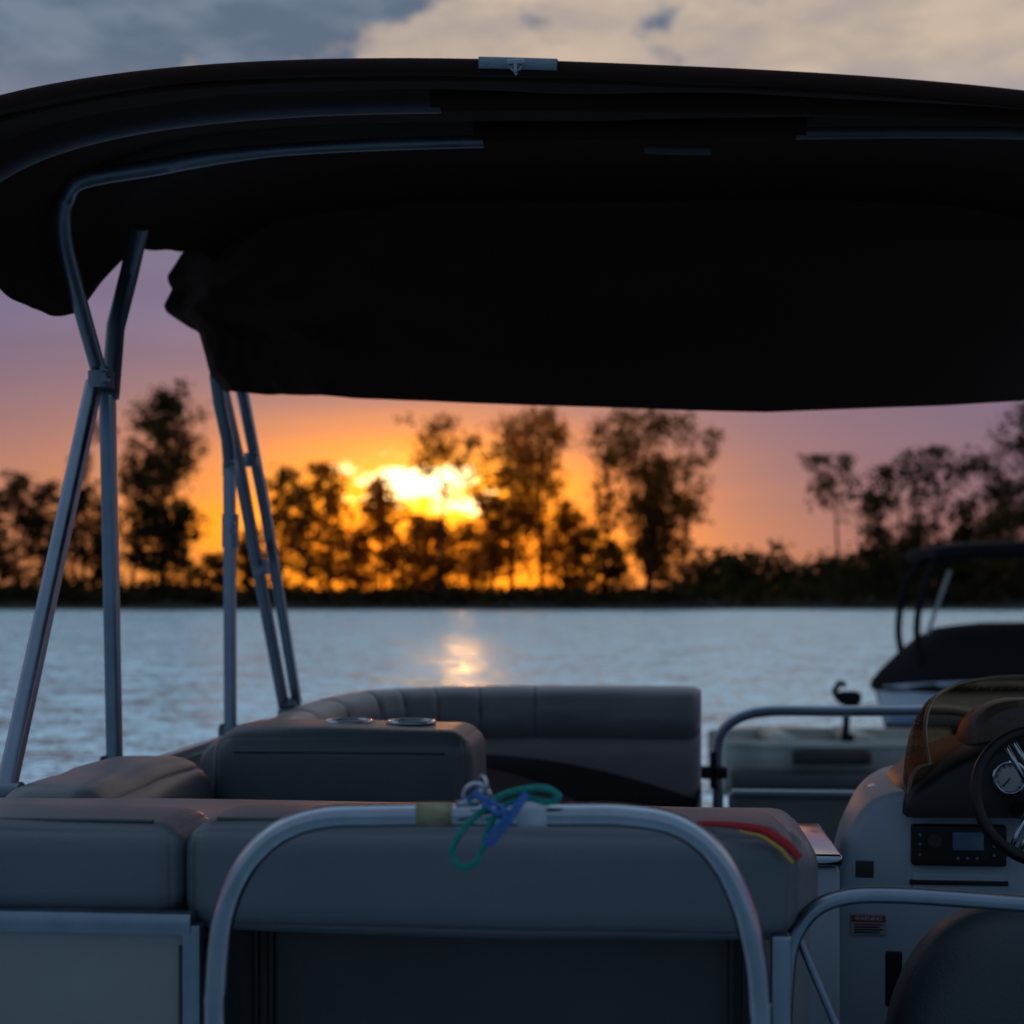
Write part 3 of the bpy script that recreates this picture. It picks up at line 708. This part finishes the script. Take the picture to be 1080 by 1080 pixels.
def towel():
    def strip(pts,wz,th):
        V=[];Fc=[];pts=catmull(pts,8)
        for i,p in enumerate(pts):
            T=(pts[min(i+1,len(pts)-1)]-pts[max(i-1,0)]).normalized(); s=T.cross(Vector((0,-1,0))).normalized()
            if s.z<0: s=-s
            q=p+Vector((0,.003*mnoise.noise(p*30),.002*mnoise.noise(p*40))); b=Vector((0,-1,0)); k_=.5+.5*min(1,i/(len(pts)*.6))
            for (a,e) in ((-1,-.6),(-1,.6),(0,1),(1,.6),(1,-.6),(0,-1)): V.append(q+s*wz*a*k_+b*th*e)
        for i in range(len(pts)-1):
            for j in range(6): a=i*6+j; b_=i*6+(j+1)%6; Fc.append((a,b_,b_+6,a+6))
        Fc.append((0,1,2,3,4,5)); k=(len(pts)-1)*6; Fc.append((k+5,k+4,k+3,k+2,k+1,k)); return V,Fc
    r=strip([onY(735,869,2.290),onY(770,870,2.280),onY(800,875,2.268),onY(824,886,2.262),onY(843,905,2.266)],.0068,.004)
    y=strip([onY(780,876,2.262),onY(802,882,2.260),onY(819,892,2.257),onY(836,910,2.262)],.0024,.0042)
    V,Fc=merge([r,y]); o=finish('towel',V,Fc,[M_RED,M_YEL]); recalc(o)
    for f in o.data.polygons:
        if f.index>=len(r[1]): f.material_index=1
    o['label']='folded red and yellow towel lying on the grey stern cushion'; o['category']='towel'
towel()

# ---- small flat-bottomed boat with motor
def jon():
    d=15.6; root=empty('rowing_boat',onD(855,826,d),'small pale flat-bottomed boat with outboard motor','boat')
    base=onD(855,630,d)
    def W(x,y,z): return base+rt*x+fw*y+Vector((0,0,z-E))
    V=[];Fc=[]
    secs=[(-1.02,.30),(-.95,.55),(-.6,.72),(0,.78),(.7,.76),(1.02,.70),(1.6,.6)]
    prof=[(.0,.0),(.75,-.05),(.93,.2),(1.,.42),(1.05,.43),(1.05,.49),(.93,.49),(.86,.30),(.7,.10),(0,.08)]
    rows=[]
    for x,hb in secs:
        rows.append([W(x,-hb*a,b) for a,b in prof]+[W(x,hb*a,b) for a,b in prof[::-1][1:-1]])
    k=len(rows[0])
    for r in rows: V+=r
    for i in range(len(rows)-1):
        for j in range(k): a=i*k+j; b=i*k+(j+1)%k; Fc.append((a,b,b+k,a+k))
    Fc.append(tuple(range(k))); Fc.append(tuple(range((len(rows)-1)*k,len(rows)*k))[::-1])
    o=finish('hull',V,Fc,M_HULLW,root); recalc(o); autosharp(o,30)
    V,Fc=tubedata([W(-.9,-.60,.455),W(-.6,-.765,.455),W(0,-.83,.455),W(.98,-.79,.455)],.022,8,sq=4); finish('rub_strake',V,Fc,M_HULLW,root)
    V,Fc=tubedata([W(-.32,-.80,.33),W(.42,-.80,.33)],.065,8,sq=6); finish('side_opening',V,Fc,M_BLK,root)
    V,Fc=tubedata([W(-.9,-.64,.10),W(-.5,-.74,.10),W(0,-.79,.10),W(1.3,-.76,.10)],.10,8,sq=5); finish('lower_strake',V,Fc,M_DARKP,root)
    for x in (-.35,.45):
        V,Fc=tubedata([W(x,-.7,.44),W(x,.7,.44)],.09,8,sq=5); finish('bench',V,Fc,M_HULLW,root)
    mc=W(.22,-.72,.82)
    def M_(x,z,y=0): return mc+rt*x+fw*y+Vector((0,0,z))
    mo=empty('outboard_motor',mc,parent=root)
    V,Fc=merge([tubedata([M_(-.03,-.40),M_(.0,.06)],.035,10),rboxdata(M_(-.10,.2).x,M_(.13,.2).x,mc.y-.09,mc.y+.09,M_(0,.03).z,M_(0,.16).z,.05,n=5),tubedata([M_(-.09,.08),M_(-.13,.16),M_(-.08,.24),M_(-.02,.22)],.032,8),tubedata([M_(.05,.06),M_(.10,-.05)],.04,8),rboxdata(M_(-.06,0).x,M_(.06,0).x,mc.y-.04,mc.y+.04,M_(0,-.40).z,M_(0,-.26).z,.01,n=3)])
    finish('motor_body',V,Fc,M_COVER,mo)
jon()
def wake():
    d=21.5; base=onD(920,630,d); s=d/F
    root=empty('motorboat',base-Vector((0,0,E)),'white and blue motorboat under black cover with tower','boat')
    def W(u,y,v): return base+rt*((u-920)*s)+fw*y+Vector((0,0,(630-v)*s))
    us=[922,928,944,974,1014,1084,1200,1340]
    sheer=[723,722,719,716,714,714,714,716]; hb=[.06,.32,.62,.88,1.02,1.1,1.1,1.05]
    V=[];Fc=[];k=None
    for u,sh,h in zip(us,sheer,hb):
        row=[W(u,0,775)]
        for a,t in ((.55,.06),(.80,.25),(.9,.5),(.97,.8),(1.,1.)): row.append(W(u+(1-t)*14*(u<950),-h*a,775+(sh-775)*t))
        row+=[W(u+(1-t)*14*(u<950),h*a,775+(sh-775)*t) for a,t in ((1.,1.),(.97,.8),(.9,.5),(.80,.25),(.55,.06))]
        V+=row; k=len(row)
    for i in range(len(us)-1):
        for j in range(k): a=i*k+j; b=i*k+(j+1)%k; Fc.append((a,b,b+k,a+k))
    Fc.append(tuple(range(k))); Fc.append(tuple(range((len(us)-1)*k,len(us)*k))[::-1])
    o=finish('hull',V,Fc,[M_WHITE,M_BOATBLUE,M_COVER],root)
    for f in o.data.polygons:
        if f.index%k in (2,8): f.material_index=1
        if f.index%k in (0,1,9,10): f.material_index=2
    recalc(o); autosharp(o,45)
    V=[];Fc=[]
    cu=[919,930,947,967,987,1007,1035,1080,1200,1335]; cv=[717,705,688,672,662,658,657,656,664,690]
    ch=[.08,.4,.68,.90,1.0,1.07,1.12,1.14,1.14,1.08]; kk=13
    for u,v,h in zip(cu,cv,ch):
        for j in range(kk):
            t=-1+2*j/(kk-1); q=1-abs(t)**1.9
            V.append(W(u,h*t,727+(v-727)*q+2.0*mnoise.noise(Vector((u*.05,t*4,0)))))
    for i in range(len(cu)-1):
        for j in range(kk-1): a=i*kk+j; Fc.append((a,a+1,a+kk+1,a+kk))
    finish('boat_cover',V,Fc,M_COVER,root)
    for y in (-.5,.5):
        tube('tower_frame',[W(962,y,700),W(957,y,665),W(962,y,628),W(976,y,598),W(1004,y,588),W(1084,y,585),W(1180,y,588),W(1215,y,640),W(1220,y,690)],.05,M_COVER,root,n=6)
    tube('tower_strut',[W(968,-.5,668),W(991,-.5,602)],.028,M_HULLW,root,smooth=False)
    V=[];Fc=[];n=12;m_=9
    for i in range(n+1):
        u=972+(1190-972)*i/n
        for j in range(m_):
            t=-1+2*j/(m_-1); V.append(W(u,.8*t,583-6*math.sin(math.pi*i/n)**.5+3*t*t))
    for i in range(n):
        for j in range(m_-1): a=i*m_+j; Fc.append((a,a+1,a+m_+1,a+m_))
    o=finish('tower_canopy',V,Fc,M_COVER,root); sm=o.modifiers.new('s','SOLIDIFY'); sm.thickness=.15; sm.offset=0
wake()

# ================================================================= WORLD
w=bpy.data.worlds.new('World'); scene.world=w; w.use_nodes=True; nt=w.node_tree
bg=nt.nodes['Background']; 
def N(t): return nt.nodes.new(t)
def inp(n,i,x):
    if isinstance(x,(int,float)): n.inputs[i].default_value=x
    elif isinstance(x,(tuple,list)): n.inputs[i].default_value=(*x,1) if len(n.inputs[i].default_value)==4 and len(x)==3 else x
    else: nt.links.new(x,n.inputs[i])
def mt(op,a,b=None,c=None,clamp=False):
    n=N('ShaderNodeMath'); n.operation=op; n.use_clamp=clamp
    for i,x in enumerate((a,b,c)):
        if x is not None: inp(n,i,x)
    return n.outputs[0]
def mixc(f,a,b,bt='MIX'):
    n=N('ShaderNodeMix'); n.data_type='RGBA'; n.blend_type=bt; n.clamp_factor=False; inp(n,0,f); inp(n,6,a); inp(n,7,b); return n.outputs[2]
def smooth(x,a,b):
    n=N('ShaderNodeMapRange'); n.interpolation_type='SMOOTHSTEP'; inp(n,0,x); n.inputs[1].default_value=a; n.inputs[2].default_value=b; return n.outputs[0]
tc=N('ShaderNodeTexCoord'); sx=N('ShaderNodeSeparateXYZ'); nt.links.new(tc.outputs['Generated'],sx.inputs[0])
X,Yc,Z=sx.outputs
az=mt('ADD',mt('ARCTAN2',X,Yc),PSI)
def gauss(wa,az0,we,el0):
    a=mt('DIVIDE',mt('SUBTRACT',az,az0),wa); b=mt('DIVIDE',mt('SUBTRACT',Z,el0),we)
    return mt('EXPONENT',mt('MULTIPLY',mt('ADD',mt('MULTIPLY',a,a),mt('MULTIPLY',b,b)),-1.))
cr=N('ShaderNodeValToRGB'); nt.links.new(Z,cr.inputs[0]); el=cr.color_ramp.elements
stops=[(0,(.30,.12,.11)),(.03,(.28,.125,.145)),(.07,(.215,.118,.18)),(.13,(.17,.12,.205)),(.19,(.165,.140,.26)),(.26,(.22,.20,.29)),(.36,(.39,.42,.49)),(.5,(.44,.57,.69)),(1,(.38,.52,.70))]
el[0].position=0; el[0].color=(*stops[0][1],1); el[1].position=1; el[1].color=(*stops[-1][1],1)
for p,c in stops[1:-1]: e=el.new(p); e.color=(*c,1)
base=cr.outputs[0]
back=smooth(mt('MULTIPLY',Yc,-1.),-.35,.7)
base=mixc(back,base,(.13,.20,.30))
def nz(sa,sz,scale,detail=3,off=0,rough=.55):
    cb=N('ShaderNodeCombineXYZ'); inp(cb,0,mt('MULTIPLY',az,sa)); inp(cb,1,mt('MULTIPLY',Z,sz)); cb.inputs[2].default_value=off
    n=N('ShaderNodeTexNoise'); n.inputs['Scale'].default_value=scale; n.inputs['Detail'].default_value=detail; n.inputs['Roughness'].default_value=rough
    nt.links.new(cb.outputs[0],n.inputs['Vector']); return n.outputs['Fac']
front=smooth(Yc,.0,.6)
hi=mt('MULTIPLY',smooth(Z,.24,.34),front); hi=mt('MULTIPLY',hi,mt('SUBTRACT',1.,smooth(Z,.42,.62)))
n1=nz(1,2.0,6.5,5,3.3)
fine=nz(1,3,12,4,9.)
cream=mixc(smooth(fine,.3,.7),(.40,.33,.30),(.60,.47,.35))
cf=smooth(mt('ADD',n1,mt('MULTIPLY',az,-.75)),.50,.58)
bluec=mixc(smooth(fine,.42,.66),(.075,.12,.19),(.15,.20,.28))
top=mixc(cf,cream,bluec)
base=mixc(mt('MULTIPLY',hi,.95),base,top)
st=smooth(nz(.5,6,5,3,7.),.42,.68); base=mixc(mt('MULTIPLY',mt('MULTIPLY',st,.40),mt('MULTIPLY',front,mt('SUBTRACT',1.,smooth(Z,.2,.3)))),base,(.13,.10,.18))
AZ0=(455-540)/F
def addc(c,f,col):
    n=N('ShaderNodeVectorMath'); n.operation='SCALE'; n.inputs[0].default_value=col; nt.links.new(f,n.inputs['Scale'])
    a=N('ShaderNodeVectorMath'); a.operation='ADD'; nt.links.new(c,a.inputs[0]); nt.links.new(n.outputs[0],a.inputs[1]); return a.outputs[0]
g0=gauss(.32,AZ0-.14,.070,.05)
g1=gauss(.155,AZ0-.01,.065,.055)
g2=gauss(.115,AZ0,.050,.040)
base=addc(base,g0,(.27,.06,-.06)); 
streak=mt('ADD',.35,mt('MULTIPLY',nz(.6,7,7,3,2.),1.3))
base=addc(base,mt('MULTIPLY',g1,streak),(.70,.160,-.16))
base=addc(base,mt('MULTIPLY',g2,streak),(1.6,.25,-.05))
g3=gauss(.060,(450-540)/F,.024,(630-516)/F)
base=addc(base,g3,(.6,.34,.02))
nn=nz(.8,2.2,30,4,5.,.6)
core=gauss(.052,(447-540)/F,.0175,(630-514)/F)
hole=smooth(mt('ADD',core,mt('MULTIPLY',mt('SUBTRACT',nn,.5),2.4)),.30,.85)
base=addc(base,mt('MULTIPLY',hole,smooth(core,.03,.35)),(4.2,3.1,1.6))
mxn=N('ShaderNodeVectorMath'); mxn.operation='MAXIMUM'; nt.links.new(base,mxn.inputs[0]); mxn.inputs[1].default_value=(.0,.004,.004)
sky=N('ShaderNodeTexSky'); sky.sky_type='NISHITA'; sky.sun_disc=False; sky.sun_elevation=math.radians(4.2); sky.sun_rotation=-PSI+AZ0; sky.altitude=50
ss=N('ShaderNodeVectorMath'); ss.operation='SCALE'; ss.inputs['Scale'].default_value=.005; nt.links.new(sky.outputs[0],ss.inputs[0])
ad=N('ShaderNodeVectorMath'); ad.operation='ADD'; nt.links.new(mxn.outputs[0],ad.inputs[0]); nt.links.new(ss.outputs[0],ad.inputs[1])
nt.links.new(ad.outputs[0],bg.inputs[0]); bg.inputs[1].default_value=1.0
sl=bpy.data.lights.new('sun','SUN'); sl.energy=.06; sl.angle=math.radians(1.2); sl.color=(1.,.40,.10)
so=bpy.data.objects.new('sun',sl); COL.objects.link(so)
sd=ray(490,512).normalized(); so.rotation_euler=sd.to_track_quat('Z','Y').to_euler(); so.location=(0,60,30)
cd=bpy.data.cameras.new('camera'); cam=bpy.data.objects.new('camera',cd); COL.objects.link(cam); scene.camera=cam
cam.location=EYE; cam.rotation_euler=(math.radians(90),0,PSI); cd.sensor_width=36; cd.lens=F/1080*36; cd.shift_y=(VH-540)/1080
cd.clip_start=.05; cd.clip_end=6000; cd.dof.use_dof=True; cd.dof.focus_distance=3.0; cd.dof.aperture_fstop=3.2
scene.view_settings.view_transform='Standard'; scene.view_settings.look='None'; scene.view_settings.exposure=0
